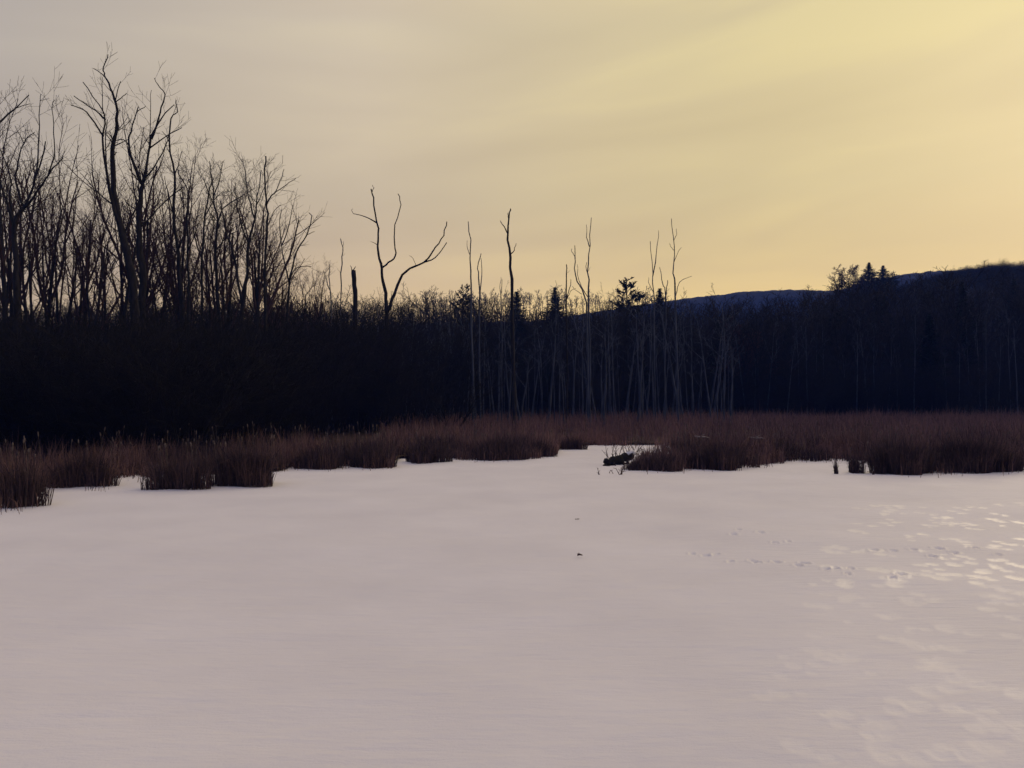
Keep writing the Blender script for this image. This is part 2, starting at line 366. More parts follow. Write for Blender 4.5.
def split_tree(r, H, rad, par, mx):
    """a trunk mesh and a crown mesh, base at the origin"""
    tr, cr = MB(), MB()
    p0 = dict(par, kids=(0,) + tuple(par['kids'][1:]))
    pts, ds, rads = grow(tr, r, Vector((0, 0, -0.2)), Vector((r.uniform(-.05, .05), r.uniform(-.05, .05), 1)).normalized(), H, rad, 0, dict(p0, end=0.2), 0)
    tr.tube([Vector((0, 0, -0.2)), Vector((0, 0, 0.35)), Vector((0, 0, 1.2))], [rad * 1.45, rad * 1.12, rad * 0.9], 7)
    k = par['kids'][0]; az = r.random() * 6; n = len(pts) - 1
    for j in range(k):
        t = par['t0'][0] + (1 - par['t0'][0]) * ((j + r.random()) / k); q = t * n; i = min(n - 1, int(q)); az += 2.4 + r.uniform(-.6, .6)
        grow(cr, r, pts[i].lerp(pts[i + 1], q - i), rot_about(ds[i], math.radians(r.uniform(*par['ang'][0])), az), H * r.uniform(*par['ratio'][0]) * (1.2 - 0.65 * t), rads[i] * r.uniform(*par['rr']), 1, par, mx)
    return tr, cr
def tree_meshes(name, r, H, rad, par, mx, mt, mc):
    tr, cr = split_tree(r, H, rad, par, mx)
    return tr.mesh('trunk', mt), cr.mesh('crown', mc), H
def plant(proto, name, loc, H, label, cat, group=None, rz=None):
    me_t, me_c, H0 = proto
    o = empty(name, loc, label, cat, group, R.random() * 6.28 if rz is None else rz)
    s = H / H0; o.scale = (s * R.uniform(0.9, 1.1), s * R.uniform(0.9, 1.1), s)
    link('trunk', me_t, o); link('crown', me_c, o)
    return o

# --- trees traced from their outlines, each with its own distance, size, depth and twigs
def smooth_pts(pts, k=4):
    out = []
    n = len(pts)
    for i in range(n - 1):
        p0, p1, p2, p3 = pts[max(i - 1, 0)], pts[i], pts[i + 1], pts[min(i + 2, n - 1)]
        for j in range(k):
            t = j / k
            out.append(0.5 * ((2 * p1) + (p2 - p0) * t + (2 * p0 - 5 * p1 + 4 * p2 - p3) * t * t + (3 * p1 - p0 - 3 * p2 + p3) * t ** 3))
    out.append(pts[-1]); return out
def traced(name, D, trunk, limbs, label, cat, tmat='bark', tw=0.5, twl=(0.8, 2.0), group=None, seed=1, twmat=None, mx=3, depth=0.35):
    """trunk / limbs: (points in image rows and columns, half width at start, half width at end)"""
    r = random.Random(seed); u = D / F
    pts, r0, r1 = trunk
    base = P(pts[0][0], HY + CH * F / D, D)
    root = empty(name, base, label, cat, group)
    lines = []
    def line(px, dep0, slope):
        w = []; acc = 0
        for i, (x, y) in enumerate(px):
            if i: acc += math.hypot(x - px[i - 1][0], y - px[i - 1][1]) * u
            w.append(P(x, y, D + dep0 + slope * acc))
        return w
    def put(px, w, r0, r1, nm, parent, tw, first=False):
        sp = smooth_pts(w, 3); n = len(sp)
        for i in range(1, n - 1): sp[i] = sp[i] + Vector((r.uniform(-1, 1), r.uniform(-1, 1), 0)) * u * (0.35 if tw == 0 else min(0.8, 0.35 + 0.3 * r0))
        rad = [max(0.012, u * (r1 + (r0 - r1) * (1 - i / (n - 1)) ** 1.5) * r.uniform(0.92, 1.08)) for i in range(n)]
        m = MB()
        if first:
            sp = [base + Vector((0, 0, -0.3))] + sp; rad = [rad[0] * 1.5] + rad
        m.tube(sp, rad, 7 if r0 > 1.2 else 5, cap=True)
        if tw > 0:
            Ltot = sum((b - a).length for a, b in zip(sp, sp[1:]))
            for k in range(int(Ltot * tw)):
                i = r.randrange(int(n * 0.4) if not first else int(n * 0.55), n - 1)
                d = (sp[i + 1] - sp[i]).normalized()
                grow(m, r, sp[i], rot_about(d, math.radians(r.uniform(25, 60)), r.random() * 6.28), r.uniform(*twl), max(0.012, rad[i] * 0.35), 2, SNAGTWIG, mx)
        lines.append((px, w))
        return m.build(nm, M[tmat], parent, offset=base)
    full = [(pts[0][0], HY + CH * F / D)] + list(pts)
    to = put(full, line(full, 0, r.uniform(-.02, .02)), r0, r1, 'trunk', root, tw * 0.4, True)
    for L in limbs:
        px, a, b = L[:3]
        best = None
        for lp, lw in lines:
            for (p, q), (wp, wq) in zip(zip(lp, lp[1:]), zip(lw, lw[1:])):
                vx, vy = q[0] - p[0], q[1] - p[1]; l2 = vx * vx + vy * vy + 1e-9
                t = min(1, max(0, ((px[0][0] - p[0]) * vx + (px[0][1] - p[1]) * vy) / l2))
                d2 = (p[0] + vx * t - px[0][0]) ** 2 + (p[1] + vy * t - px[0][1]) ** 2
                if best is None or d2 < best[0]: best = (d2, wp.lerp(wq, t))
        start = best[1]; dep = start.y - D
        w = line(px, dep, r.uniform(-depth, depth)); w[0] = start
        put(px, w, a, b, 'limb', root, tw)
    return root

DA = 52.0
traced('bare_tree', DA, ([(136, 420), (135, 330), (132, 286), (126, 252), (118, 224), (114, 203), (111, 165), (111, 142), (114, 124), (113.5, 103), (108, 86), (102, 74), (101, 65), (105, 52)], 5.8, 0.45),
    [([(119, 228), (112, 203), (103, 161), (101, 135), (103, 117), (96, 103), (80, 80)], 1.9, 0.4), ([(101, 135), (87, 114), (79, 107), (68, 103)], 1.0, 0.4), ([(103, 118), (95, 110), (87, 105), (71, 94)], 0.9, 0.4),
     ([(101, 112), (99.5, 95), (99.6, 75)], 0.5, 0.25), ([(103, 75), (97, 70), (90, 66)], 0.6, 0.35), ([(113, 101), (115, 90), (118, 79)], 0.7, 0.35), ([(114, 101), (119, 96), (124, 91)], 0.6, 0.35),
     ([(105, 170), (103, 140), (105, 118)], 0.8, 0.4), ([(112, 145), (118, 142), (126, 138)], 0.7, 0.4), ([(121, 238), (128, 222), (136, 205), (141, 196)], 1.2, 0.8), ([(113, 205), (100, 195), (86, 180), (78, 172)], 0.8, 0.3)],
    'tallest bare tree of the left wood, forked low with antler-like top branches', 'tree', tw=1.0, twl=(0.6, 2.0), seed=3)
traced('bare_tree', DA + 2.5, ([(143, 420), (142, 320), (141, 268), (137, 229), (140, 192), (141, 182), (145, 164), (150, 135), (159, 117), (172, 103)], 5.4, 0.45),
    [([(140, 184), (131, 161), (126.5, 142), (131, 124), (136, 105)], 1.8, 0.5), ([(135, 110), (141, 106), (143, 104)], 0.5, 0.3), ([(150, 138), (156, 118), (161, 100), (162, 92), (155, 82), (152, 76)], 1.1, 0.35),
     ([(151, 147), (164, 135), (180, 126)], 0.9, 0.4), ([(142, 181), (152, 166), (164, 145), (167, 132)], 1.1, 0.4), ([(127, 144), (121, 138), (112, 140)], 0.7, 0.4), ([(138, 230), (150, 215), (170, 195), (182, 186)], 1.0, 0.5),
     ([(148, 150), (148, 110), (149, 88)], 0.6, 0.25), ([(139, 210), (128, 205), (122, 197)], 0.8, 0.4)],
    'tall bare tree with a Y-shaped top, right beside the tallest tree of the wood', 'tree', tw=1.1, twl=(0.6, 2.0), seed=4)
traced('bare_tree', DA - 2, ([(18, 420), (17, 330), (15.5, 278), (13, 225), (23, 205), (33, 178), (43, 140)], 6.0, 0.6),
    [([(13, 226), (6, 205), (0, 187), (-6, 160)], 2.0, 0.6), ([(22, 207), (14, 182), (16, 161), (21, 142), (32, 131)], 1.3, 0.4), ([(32, 180), (35, 161), (36, 135), (36, 105), (38, 92)], 1.1, 0.3),
     ([(22, 208), (36, 190), (47, 172), (58, 160), (60, 154)], 1.4, 0.4), ([(46, 174), (52, 154), (51.5, 131), (49, 107), (52, 98)], 0.8, 0.3), ([(13, 222), (8, 190), (9, 180), (0, 154), (-6, 146)], 1.2, 0.4), ([(21, 142), (16, 132), (12, 124)], 0.5, 0.25)],
    'bare tree with a wide spray of upright limbs at the left edge of the photo', 'tree', tw=1.4, twl=(0.7, 2.2), seed=5)
traced('bare_tree', DA - 6, ([(-34, 420), (-32, 300), (-30, 220), (-26, 160), (-30, 90), (-25, 30)], 5.5, 0.8),
    [([(-29, 170), (-14, 134), (0, 117), (14, 105), (26, 93)], 1.8, 0.45), ([(12, 107), (20, 104), (27, 102)], 0.6, 0.3), ([(-29, 210), (-16, 196), (-4, 194), (6, 198)], 1.2, 0.4)],
    'bare branch reaching in beyond the left edge from an unseen tree', 'tree', tw=0.3, seed=6)
traced('bare_tree', DA + 4, ([(184, 420), (183, 323), (177, 255), (173, 216), (173, 174), (168, 143), (169, 117), (175, 110), (174, 98)], 2.6, 0.4),
    [([(173, 174), (177, 165), (180, 150)], 0.7, 0.3), ([(174, 220), (166, 190), (163, 175)], 0.8, 0.3), ([(177, 250), (186, 225), (190, 205)], 0.8, 0.3), ([(169, 145), (164, 134), (160, 130)], 0.6, 0.3)],
    'slim bare tree with a crooked top, third of the tall trunks from the tallest tree', 'tree', tw=0.8, twl=(0.6, 1.8), seed=7)
traced('bare_tree', DA + 3, ([(186, 420), (188, 300), (187, 255), (186, 208), (186, 190), (178, 174), (176, 168)], 1.9, 0.4), [([(187, 250), (194, 232), (200, 215)], 0.8, 0.3), ([(186, 195), (189, 182), (188, 172)], 0.5, 0.3)],
    'slim bare trunk bent to the left at its tip, left of the feathery crowns', 'tree', tw=0.7, seed=8)
traced('bare_tree', DA + 5, ([(202, 420), (201.6, 323), (201.6, 255), (203, 221), (208, 192), (211, 178), (209, 168)], 2.0, 0.4), [([(202, 260), (194, 238), (192, 222), (199, 214)], 0.7, 0.4), ([(205, 215), (212, 200), (222, 190)], 0.7, 0.3)],
    'slim bare tree with an arching limb on its left side, left of the feathery crowns', 'tree', tw=1.8, twl=(0.8, 2.2), seed=9)
traced('bare_tree', DA + 6, ([(220, 420), (218.6, 323), (214.7, 255), (216, 221), (213, 200), (211, 182), (208, 160)], 2.7, 0.4), [([(215, 222), (222, 208), (236, 198), (244, 193)], 0.9, 0.4), ([(214, 205), (206, 190), (202, 176)], 0.7, 0.3), ([(216, 250), (226, 236), (238, 230)], 0.7, 0.3), ([(213, 195), (219, 176), (222, 160)], 0.7, 0.3)],
    'bare tree with a full feathery crown of fine twigs, left one of the feathery pair', 'tree', tw=2.2, twl=(0.9, 2.4), seed=10)
traced('bare_tree', DA + 5, ([(240, 420), (242, 312), (246, 276), (248.5, 244), (254, 216), (256, 195), (260, 169)], 3.2, 0.4),
    [([(241, 310), (238, 286), (234, 260), (226, 234), (222, 215), (219, 200)], 1.5, 0.5), ([(247, 270), (252, 258), (260, 240), (266, 232)], 0.8, 0.4), ([(254, 218), (247, 195), (244, 172), (241, 158)], 0.9, 0.3), ([(249, 244), (240, 224), (236, 205), (233, 185)], 0.9, 0.3), ([(255, 205), (262, 190), (270, 170)], 0.6, 0.3)],
    'leaning bare tree with a full feathery crown, right one of the feathery pair', 'tree', tw=2.2, twl=(0.9, 2.4), seed=11)
traced('bare_tree', DA + 2, ([(266, 420), (265, 312), (264, 260), (267, 221), (265, 200), (264, 175), (264.5, 155)], 1.9, 0.7), [([(266, 204), (269, 196), (275, 191), (285, 184), (295, 177)], 0.8, 0.35), ([(265, 290), (258, 275), (253, 262)], 0.6, 0.3), ([(274, 192), (279, 180), (283, 168)], 0.5, 0.3), ([(266, 225), (272, 212), (280, 204)], 0.5, 0.3)],
    'straight pole-like tree with one side branch reaching up to the right', 'tree', tw=0.9, twl=(0.6, 1.8), seed=12)
traced('bare_tree', DA + 6, ([(286, 420), (287.6, 307), (290, 276), (295, 252), (306, 234), (311, 218), (308, 212)], 1.7, 0.4), [([(290, 276), (297, 267), (311, 266)], 0.6, 0.35), ([(289, 285), (284, 265), (281, 247), (279, 221), (281, 208)], 0.9, 0.35), ([(282, 245), (289, 222), (292, 204)], 0.7, 0.3), ([(306, 235), (311, 232), (314, 231)], 0.4, 0.25)],
    'bare tree with curved limbs leaning right, at the right end of the left wood', 'tree', tw=1.3, twl=(0.6, 1.7), seed=13)

DM = 76.0
traced('dead_tree', DM, ([(388, 405), (387, 320), (386, 299), (383, 282), (381, 268), (378, 253), (378, 232), (375.6, 220), (372.5, 197), (370.4, 188)], 2.7, 0.6),
    [([(376, 222), (365, 216), (353, 213)], 0.8, 0.35), ([(382, 268), (388, 262), (395, 256), (394, 243), (395, 224), (400, 204), (397.5, 193)], 1.1, 0.4), ([(387, 312), (392, 299), (399.6, 279), (410, 268), (423.5, 262), (435, 247), (443, 235), (446.5, 221)], 1.9, 0.5),
     ([(423.5, 262), (435, 257), (446.5, 242)], 0.9, 0.4), ([(377, 245), (373, 242), (370, 241)], 0.4, 0.2), ([(415, 265), (413, 258), (409, 255)], 0.3, 0.2), ([(371, 192), (373, 187), (372, 184)], 0.4, 0.25), ([(353, 213), (351, 210), (352, 208)], 0.3, 0.2)],
    'dead tree with two bare curving arms spread wide, standing alone right of the wood', 'tree', tmat='bark', tw=0.06, twl=(0.3, 0.9), seed=21, mx=2)
traced('snag', DM - 3, ([(356, 405), (355, 310), (354, 285), (353, 270)], 2.9, 2.2), [([(352, 272), (351, 268), (350, 265)], 0.8, 0.2), ([(354, 270), (354.5, 267), (355, 266)], 0.7, 0.2)],
    'thick broken-off dead trunk with a splintered top, beside the two-armed dead tree', 'tree', tmat='bark', tw=0, seed=22)
def pole(D, trunk, limbs, label, seed, tm='dead', tw=0.08):
    return traced('dead_tree', D, trunk, limbs, label, 'tree', tmat=tm, tw=tw, twl=(0.3, 1.0), seed=seed, mx=2)
pole(DM, ([(332, 405), (331, 303), (329, 283), (329, 264)], 1.1, 0.4), [([(330, 290), (326, 280), (323, 270)], 0.6, 0.3)], 'short dead tree with two thin prongs, left of the splintered snag', 23, tw=0.5)
pole(DM + 4, ([(339, 405), (340, 303), (341, 264), (342, 247), (340, 238)], 1.0, 0.4), [([(342, 250), (343, 244), (343, 241)], 0.3, 0.2)], 'thin crooked dead pole just left of the splintered snag', 24, tw=0.3)
pole(DM, ([(473, 405), (471, 299), (470.5, 270), (470, 239), (468, 221)], 1.5, 0.4), [([(470, 255), (467, 246), (467, 240)], 0.4, 0.2)], 'needle-thin dead pole right of the spreading two-armed dead tree', 25)
pole(DM + 3, ([(480, 405), (479, 292), (478, 268), (481, 253)], 1.3, 0.4), [([(481, 300), (482, 275), (481, 258)], 0.7, 0.3)], 'double-stemmed short dead pole between two taller dead poles', 26)
pole(DM - 4, ([(514, 405), (512, 298), (510, 257), (507.7, 232), (509, 215), (510.5, 208)], 2.5, 0.6), [([(508, 233), (504, 226), (500.5, 220)], 0.8, 0.35), ([(511, 254), (514, 250), (516, 243)], 0.7, 0.3), ([(509, 219), (508, 215), (508, 212)], 0.5, 0.3)], 'stout dead trunk with a Y-shaped top above the middle of the marsh', 27, tm='bark')
pole(DM + 5, ([(502, 405), (501.5, 305), (501, 290), (502, 279)], 0.9, 0.3), [([(502, 300), (500, 288), (501, 277)], 0.5, 0.2)], 'short thin dead pole just left of the stout Y-topped dead trunk', 28)
pole(DM + 2, ([(567, 405), (566.6, 306), (566.6, 280), (566.6, 264)], 1.2, 0.5), [([(567, 298), (570, 288), (571, 279)], 0.6, 0.3), ([(567, 300), (571, 291), (576, 288)], 0.4, 0.2)], 'dead pole with a hooked side twig, left of the tall paired poles', 29, tm='bark', tw=0.2)
pole(DM + 1, ([(588, 405), (586, 303), (576.6, 281), (575, 262), (575, 245)], 1.3, 0.4), [([(575, 256), (572, 251), (572, 248)], 0.35, 0.2), ([(582, 294), (576, 290), (572, 286)], 0.35, 0.2)], 'leaning dead pole bent at half height, left one of the tall pair', 30, tw=0.2)
pole(DM - 1, ([(590, 405), (589, 303), (588.5, 272), (589.7, 245), (591.6, 217)], 1.4, 0.35), [([(589.7, 246), (587, 237), (586.6, 224)], 0.6, 0.25), ([(588, 298), (579, 280), (577.5, 264)], 0.5, 0.2), ([(588.6, 274), (586, 268), (587, 262)], 0.5, 0.25)], 'tall dead pole with a tuning-fork top, right one of the tall pair', 31, tw=0.15)
pole(DM + 2, ([(655, 408), (654, 297), (653, 273), (650.7, 241)], 1.2, 0.3), [([(653, 276), (657, 253), (659, 230)], 0.7, 0.25), ([(653.5, 292), (649, 282), (649, 277)], 0.4, 0.2)], 'dead pole with a narrow V top, right of the lone pine', 32)
pole(DM + 4, ([(665, 408), (665.6, 298), (664, 286), (660, 267)], 1.0, 0.35), [([(666, 298), (667, 290), (668, 280)], 0.7, 0.4)], 'short forked dead pole between two taller dead poles right of the pine', 33)
pole(DM, ([(678, 408), (676, 298), (674, 273), (674.7, 245), (672, 218)], 1.5, 0.3), [([(677, 296), (680, 282), (692, 276)], 0.5, 0.25), ([(674.5, 262), (678, 253), (682, 247)], 0.35, 0.2), ([(674.7, 240), (677, 234), (677, 228)], 0.35, 0.2), ([(674, 250), (671, 246), (670, 243)], 0.3, 0.2)], 'tall wavy dead pole with a low side branch, rightmost pole against the sky', 34)

# --- grown trees of the left wood
protos = [tree_meshes('tree', random.Random(100 + i), 18, 0.29, (MAPLE, FORK2)[i % 2], 4 if i < 5 else 3, M['bark'], M['twig']) for i in range(8)]
def env(px, table): return float(np.interp(px, [a for a, b in table], [b for a, b in table]))
ENV1 = [(-80, 120), (0, 150), (60, 175), (75, 195), (100, 180), (170, 175), (190, 170), (205, 160), (270, 160), (295, 195), (312, 245)]
spots = []
def scatter(n, x0, x1, d0, d1, minpx, rnd, tries=4000):
    out = []
    for _ in range(tries):
        if len(out) == n: break
        px = rnd.uniform(x0, x1); D = rnd.uniform(d0, d1)
        if all(abs(px - a) > minpx for a, b in out): out.append((px, D))
    return out
rr_ = random.Random(5)
for i, (px, D) in enumerate(scatter(42, -40, 288, 57, 74, 5.6, rr_)):
    top = env(px, ENV1) + rr_.uniform(0, 45) + (rr_.uniform(10, 45) if px < 200 else 0)
    b = P(px, HY + CH * F / D, D); H = (CH + (HY - top) / F * D) * (0.92 if i % 2 else 0.82) * (0.84 if px > 195 else 1.08)
    plant(protos[i % 8], 'bare_tree', b, H, 'slender bare tree in the crowded left wood, dark against the pale sky', 'tree', 'slender trees filling the left wood')
for i, (px, D) in enumerate(scatter(16, -30, 318, 62, 90, 6.0, rr_)):
    top = rr_.uniform(245, 305)
    b = P(px, HY + CH * F / D, D); H = (CH + (HY - top) / F * D) * 0.78
    plant(protos[3 + i % 5], 'sapling', b, H, 'young bare sapling low between the taller trunks of the left wood', 'sapling', 'saplings in the left wood')

# --- trees as masses: one mesh from many copies
def merge(name, arrs, places, m, kind='stuff'):
    Vs, Qs, Ts, off = [], [], [], 0
    cache = []
    for v, f in arrs:
        cache.append((v, np.array([q for q in f if len(q) == 4], np.int64).reshape(-1, 4), np.array([q for q in f if len(q) == 3], np.int64).reshape(-1, 3)))
    for k, (x, y, z, s, sz, rz) in places:
        v, q, t = cache[k]; c, sn = math.cos(rz), math.sin(rz)
        w = np.empty_like(v); w[:, 0] = (v[:, 0] * c - v[:, 1] * sn) * s + x; w[:, 1] = (v[:, 0] * sn + v[:, 1] * c) * s + y; w[:, 2] = v[:, 2] * sz + z
        Vs.append(w); Qs.append(q + off); Ts.append(t + off); off += len(v)
    pol = [np.concatenate(Qs)]; t = np.concatenate(Ts)
    if len(t): pol.append(t)
    o = link(name, np_mesh(name, np.concatenate(Vs), pol, m)); return tag(o, kind=kind)
def one(r, H, rad, par, mx):
    a, b = split_tree(r, H, rad, par, mx); n = len(a.v); a.v += b.v; a.f += [tuple(i + n for i in f) for f in b.f]
    return a.arrays()
# dark thicket at the foot of the left wood
sh = []
for i in range(6):
    r = random.Random(300 + i); m = MB()
    for k in range(9):
        a = r.random() * 6.28
        grow(m, r, Vector((math.cos(a) * .5, math.sin(a) * .5, -0.1)), Vector((math.cos(a) * .35, math.sin(a) * .35, 1)).normalized(), r.uniform(4.0, 6.5), 0.035, 0, SHRUB, 2)
    sh.append(m.arrays())
rt = random.Random(8); pl = []
for i in range(520):
    px = rt.uniform(-200, 600); D = 37 + 42 * rt.random() ** 1.2 + max(0, px - 180) * 0.12
    if px > 340 and rt.random() < (px - 340) / 150: continue
    top = env(px, [(-200, 322), (60, 322), (150, 318), (300, 318), (430, 322), (600, 352)]) + rt.uniform(0, 30) + 30 * max(0, 1 - (D - 37 - max(0, px - 180) * 0.12) / 8)
    b = P(px, HY + CH * F / D, D); H = CH + (HY - top) / F * D
    pl.append((rt.randrange(6), (b.x, D, 0, rt.uniform(0.9, 1.4), H / 6.2, rt.random() * 6.28)))
tag(merge('thicket', sh, pl, M['brush']), 'dark tangled thicket along the foot of the left wood', 'thicket')
# bare woodland over the rise
wd = [one(random.Random(400 + i), 15, 0.13, SIMPLE, 3) for i in range(6)]
ENV2 = [(-300, 315), (0, 318), (300, 312), (420, 306), (480, 310), (540, 319), (600, 318), (650, 312), (700, 312), (760, 312), (820, 300), (850, 290), (880, 280), (905, 289), (935, 281), (985, 271), (1024, 268), (1300, 264)]
rt = random.Random(9); pl = []
while len(pl) < 1250:
    px = rt.uniform(-150, 1180); D = 100 + 235 * rt.random() ** 1.5
    X = (px - 512) / F * D; z = float(rise_z(np.array([X]), np.array([D]))[0])
    zt = CH + (HY - env(px, ENV2) - rt.uniform(0, 9)) / F * D
    H = min(rt.uniform(11, 17), zt - z)
    if H < 4: continue
    pl.append((rt.randrange(6), (X, D, z - 0.1, H / 15 * rt.uniform(1.0, 1.5), H / 15, rt.random() * 6.28)))
for i in range(800):
    px = rt.uniform(380, 1180); D = 98 + 130 * rt.random() ** 1.4; X = (px - 512) / F * D; z = float(rise_z(np.array([X]), np.array([D]))[0])
    pl.append((6 + rt.randrange(6), (X, D, z - 0.1, rt.uniform(0.9, 1.6), rt.uniform(0.6, 1.35), rt.random() * 6.28)))
for i in range(520):
    px = rt.uniform(850, 1190); D = rt.uniform(240, 330); X = (px - 512) / F * D; z = float(rise_z(np.array([X]), np.array([D]))[0])
    pl.append((6 + rt.randrange(6), (X, D, z - 0.2, rt.uniform(0.9, 1.5), rt.uniform(0.3, 0.6), rt.random() * 6.28)))
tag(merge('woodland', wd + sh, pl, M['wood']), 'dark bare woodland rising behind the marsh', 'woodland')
# --- single bare trees on the skyline of the rise, in the middle
thin = [tree_meshes('tree', random.Random(500 + i), 14, 0.2, dict(THIN, rmin=0.04, rr=(0.5, 0.75)), 3, M['bark'], M['bark']) for i in range(5)]
rt = random.Random(11)
for i, (px, D) in enumerate(scatter(84, 425, 655, 285, 322, 1.9, rt)):
    X = (px - 512) / F * D; z = float(rise_z(np.array([X]), np.array([D]))[0])
    H = CH + (HY - rt.uniform(288, 299)) / F * D - z; H *= 0.92
    o = plant(thin[i % 5], 'bare_tree', (X, D, z - 0.2), H, 'small bare tree on the distant skyline in the middle, sky showing between the stems', 'tree', 'small trees on the middle skyline')
    o.scale.x *= 1.25; o.scale.y *= 1.25
# --- grey dead trunks in the flooded wood behind the middle of the marsh
snag_protos = [tree_meshes('tree', random.Random(520 + i), 12, 0.10, dict(THIN, kids=(4, 3, 2, 0, 0), t0=(0.55, .3, .2, 0, 0)), 3, M['dead'], M['dead']) for i in range(6)]
for i, (px, D) in enumerate(scatter(112, 360, 735, 76, 98, 2.2, rt)):
    H = CH + (HY - rt.uniform(300, 365)) / F * D
    o = plant(snag_protos[i % 6], 'dead_tree', P(px, HY + CH * F / D, D), H, 'slim grey dead trunk among many in front of the dark wood behind the marsh', 'tree', 'grey dead trunks behind the marsh')
    k = rt.choice((0.55, 0.7, 0.9, 1.1, 1.4, 1.9)); o.scale.x *= k; o.scale.y *= k; o.rotation_euler[0] = rt.gauss(0, 0.03); o.rotation_euler[1] = rt.gauss(0, 0.035)
for i, (px, D) in enumerate(scatter(30, 715, 1035, 96, 103, 5, rt)):
    X = (px - 512) / F * D; z = float(rise_z(np.array([X]), np.array([D]))[0])
    plant(snag_protos[i % 6], 'dead_tree', (X, D, z - 0.1), rt.uniform(8, 13.5), 'dim grey trunk along the front edge of the dark wood on the right', 'tree', 'grey trunks edging the right wood').scale.x *= 0.55

# --- evergreens
def conifer(r, H, w, layers, droop, up=False):
    tr, cr = MB(), MB()
    tr.tube([Vector((0, 0, -0.3)), Vector((0, 0, H * .5)), Vector((0, 0, H))], [H * 0.016, H * 0.011, 0.02] if up else [H * 0.013, H * 0.005, 0.01], 6)
    nbr = layers * (7 if not up else 4); az = r.random() * 6
    for k in range(nbr):
        t = (0.14 + 0.86 * ((k + r.random()) / nbr) ** 0.9) if up else 0.30 + 0.70 * (k + r.random()) / nbr; z = H * t; az += 2.4 + r.uniform(-.5, .5)
        prof = min(1, (1 - t) / 0.5) if not up else (1 - t) ** 0.42 * (0.75 if t < 0.35 else 1.0)
        L = (w * prof + (0.2 if up else 0.05)) * r.uniform(0.4, 1.25)
        d = Vector((math.cos(az), math.sin(az), (0.30 + 0.5 * t if up else -droop + 0.5 * t) + r.uniform(-.15, .15))).normalized()
        p = Vector((0, 0, z)); q = p + d * L + Vector((0, 0, 0.12 * L)); cr.tube([p, q], [0.035, 0.012], 3)
        for s in range(max(7, int(L * (22 if not up else 19)))):
            u = r.uniform(0.2, 1.05) if not up else r.uniform(0.45, 1.08); c = p.lerp(q, u)
            wd_ = (0.20 + 0.16 * (1 - u) if up else 0.10 + 0.08 * (1 - u)) * (1.0 + 0.2 * L) * r.uniform(0.6, 1.3)
            e = Vector((r.uniform(-1, 1), r.uniform(-1, 1), r.uniform(-.4, .7 if up else .3))).normalized()
            c = c + e * 0.12 * L * r.random()
            e = (e + d * 0.7).normalized(); g = e.cross(Vector((r.uniform(-1, 1), r.uniform(-1, 1), r.uniform(-1, 1)))).normalized()
            cr.poly([c - e * wd_ * .4, c + g * wd_ * .3, c + e * wd_, c - g * wd_ * .3])
    return tr.mesh('trunk', M['bark']), cr.mesh('crown', M['needle'], smooth=False), H
fir = [conifer(random.Random(600 + i), 12, 1.55, 56, 0.12) for i in range(3)]
pine = [conifer(random.Random(620 + i), 14, 3.3, 15, 0.05, up=True) for i in range(2)]
def evergreen(protos_, px, top, D, label, name='fir_tree', group=None, wide=1.0, i=0):
    X = (px - 512) / F * D
    z = 0.0 if D < 97 else float(rise_z(np.array([X]), np.array([D]))[0])
    o = plant(protos_, name, (X, D, z - 0.1), CH + (HY - top) / F * D - z, label, 'evergreen tree', group); o.scale.x *= wide; o.scale.y *= wide
evergreen(pine[0], 627, 279.5, 130, 'lone pine with layered branches rising above the middle skyline', 'pine_tree', wide=1.15)
evergreen(fir[0], 555, 287, 150, 'small dense evergreen standing alone on the skyline between dead poles', wide=2.0)
evergreen(fir[1], 660, 288, 140, 'small pointed fir at the foot of the V-topped dead pole', wide=1.6)
evergreen(pine[1], 463, 286, 140, 'dark bushy evergreen just left of the needle-thin dead pole', 'pine_tree', wide=0.8)
evergreen(fir[2], 517, 291, 125, 'dark evergreen close behind the stout Y-topped dead trunk', wide=1.7)
evergreen(fir[0], 269, 297, 84, 'dark evergreen low at the foot of the pole-like tree', wide=1.1)
evergreen(fir[1], 863, 276, 262, 'low dark evergreen at the left foot of the taller pointed fir on the hill top', wide=3.0)
evergreen(fir[0], 870, 262, 260, 'taller pointed fir on the hill top beside the round bare crown', wide=2.9)
evergreen(fir[2], 884, 265, 265, 'shorter pointed fir on the hill top, right of its taller neighbour', wide=2.9)
evergreen(pine[1], 894, 272, 268, 'small ragged evergreen right of the two pointed firs on the hill top', 'pine_tree', wide=1.2)
evergreen(fir[1], 990, 262, 318, 'tiny fir tip poking above the crest of the right hill', wide=0.9)
rt = random.Random(12)
for i, (px, D) in enumerate(scatter(46, 395, 1030, 100, 170, 6, rt)):
    evergreen((fir + pine)[i % 5], px, env(px, ENV2) + rt.uniform(6, 45) + (8 if px < 660 else 0), D, 'dark evergreen lost in the shadowed wood behind the marsh', group='evergreens in the dark wood', wide=1.3)
hillp = [tree_meshes('tree', random.Random(540 + i), 14, 0.22, dict(FORK, rmin=0.04, kids=(9, 7, 6, 4, 0), t0=(0.2, 0.25, 0.2, 0.15, 0), ang=((20, 50), (22, 46), (25, 50), (25, 55))), 4, M['bark'], M['twig']) for i in range(3)]
def hill_tree(px, top, D, label, k, wide=1.5):
    X = (px - 512) / F * D; z = float(rise_z(np.array([X]), np.array([D]))[0])
    o = plant(hillp[k], 'bare_tree', (X, D, z - .2), (CH + (HY - top) / F * D - z) * (0.86 if px == 853 else 0.74), label, 'tree'); o.scale.x *= wide; o.scale.y *= wide
hill_tree(853, 270, 250, 'bare tree with a rounded twiggy crown on the hill top beside the firs', 0, 1.5)
hill_tree(843, 275, 255, 'small twiggy bare tree at the left foot of the rounded crown on the hill', 1, 1.4)
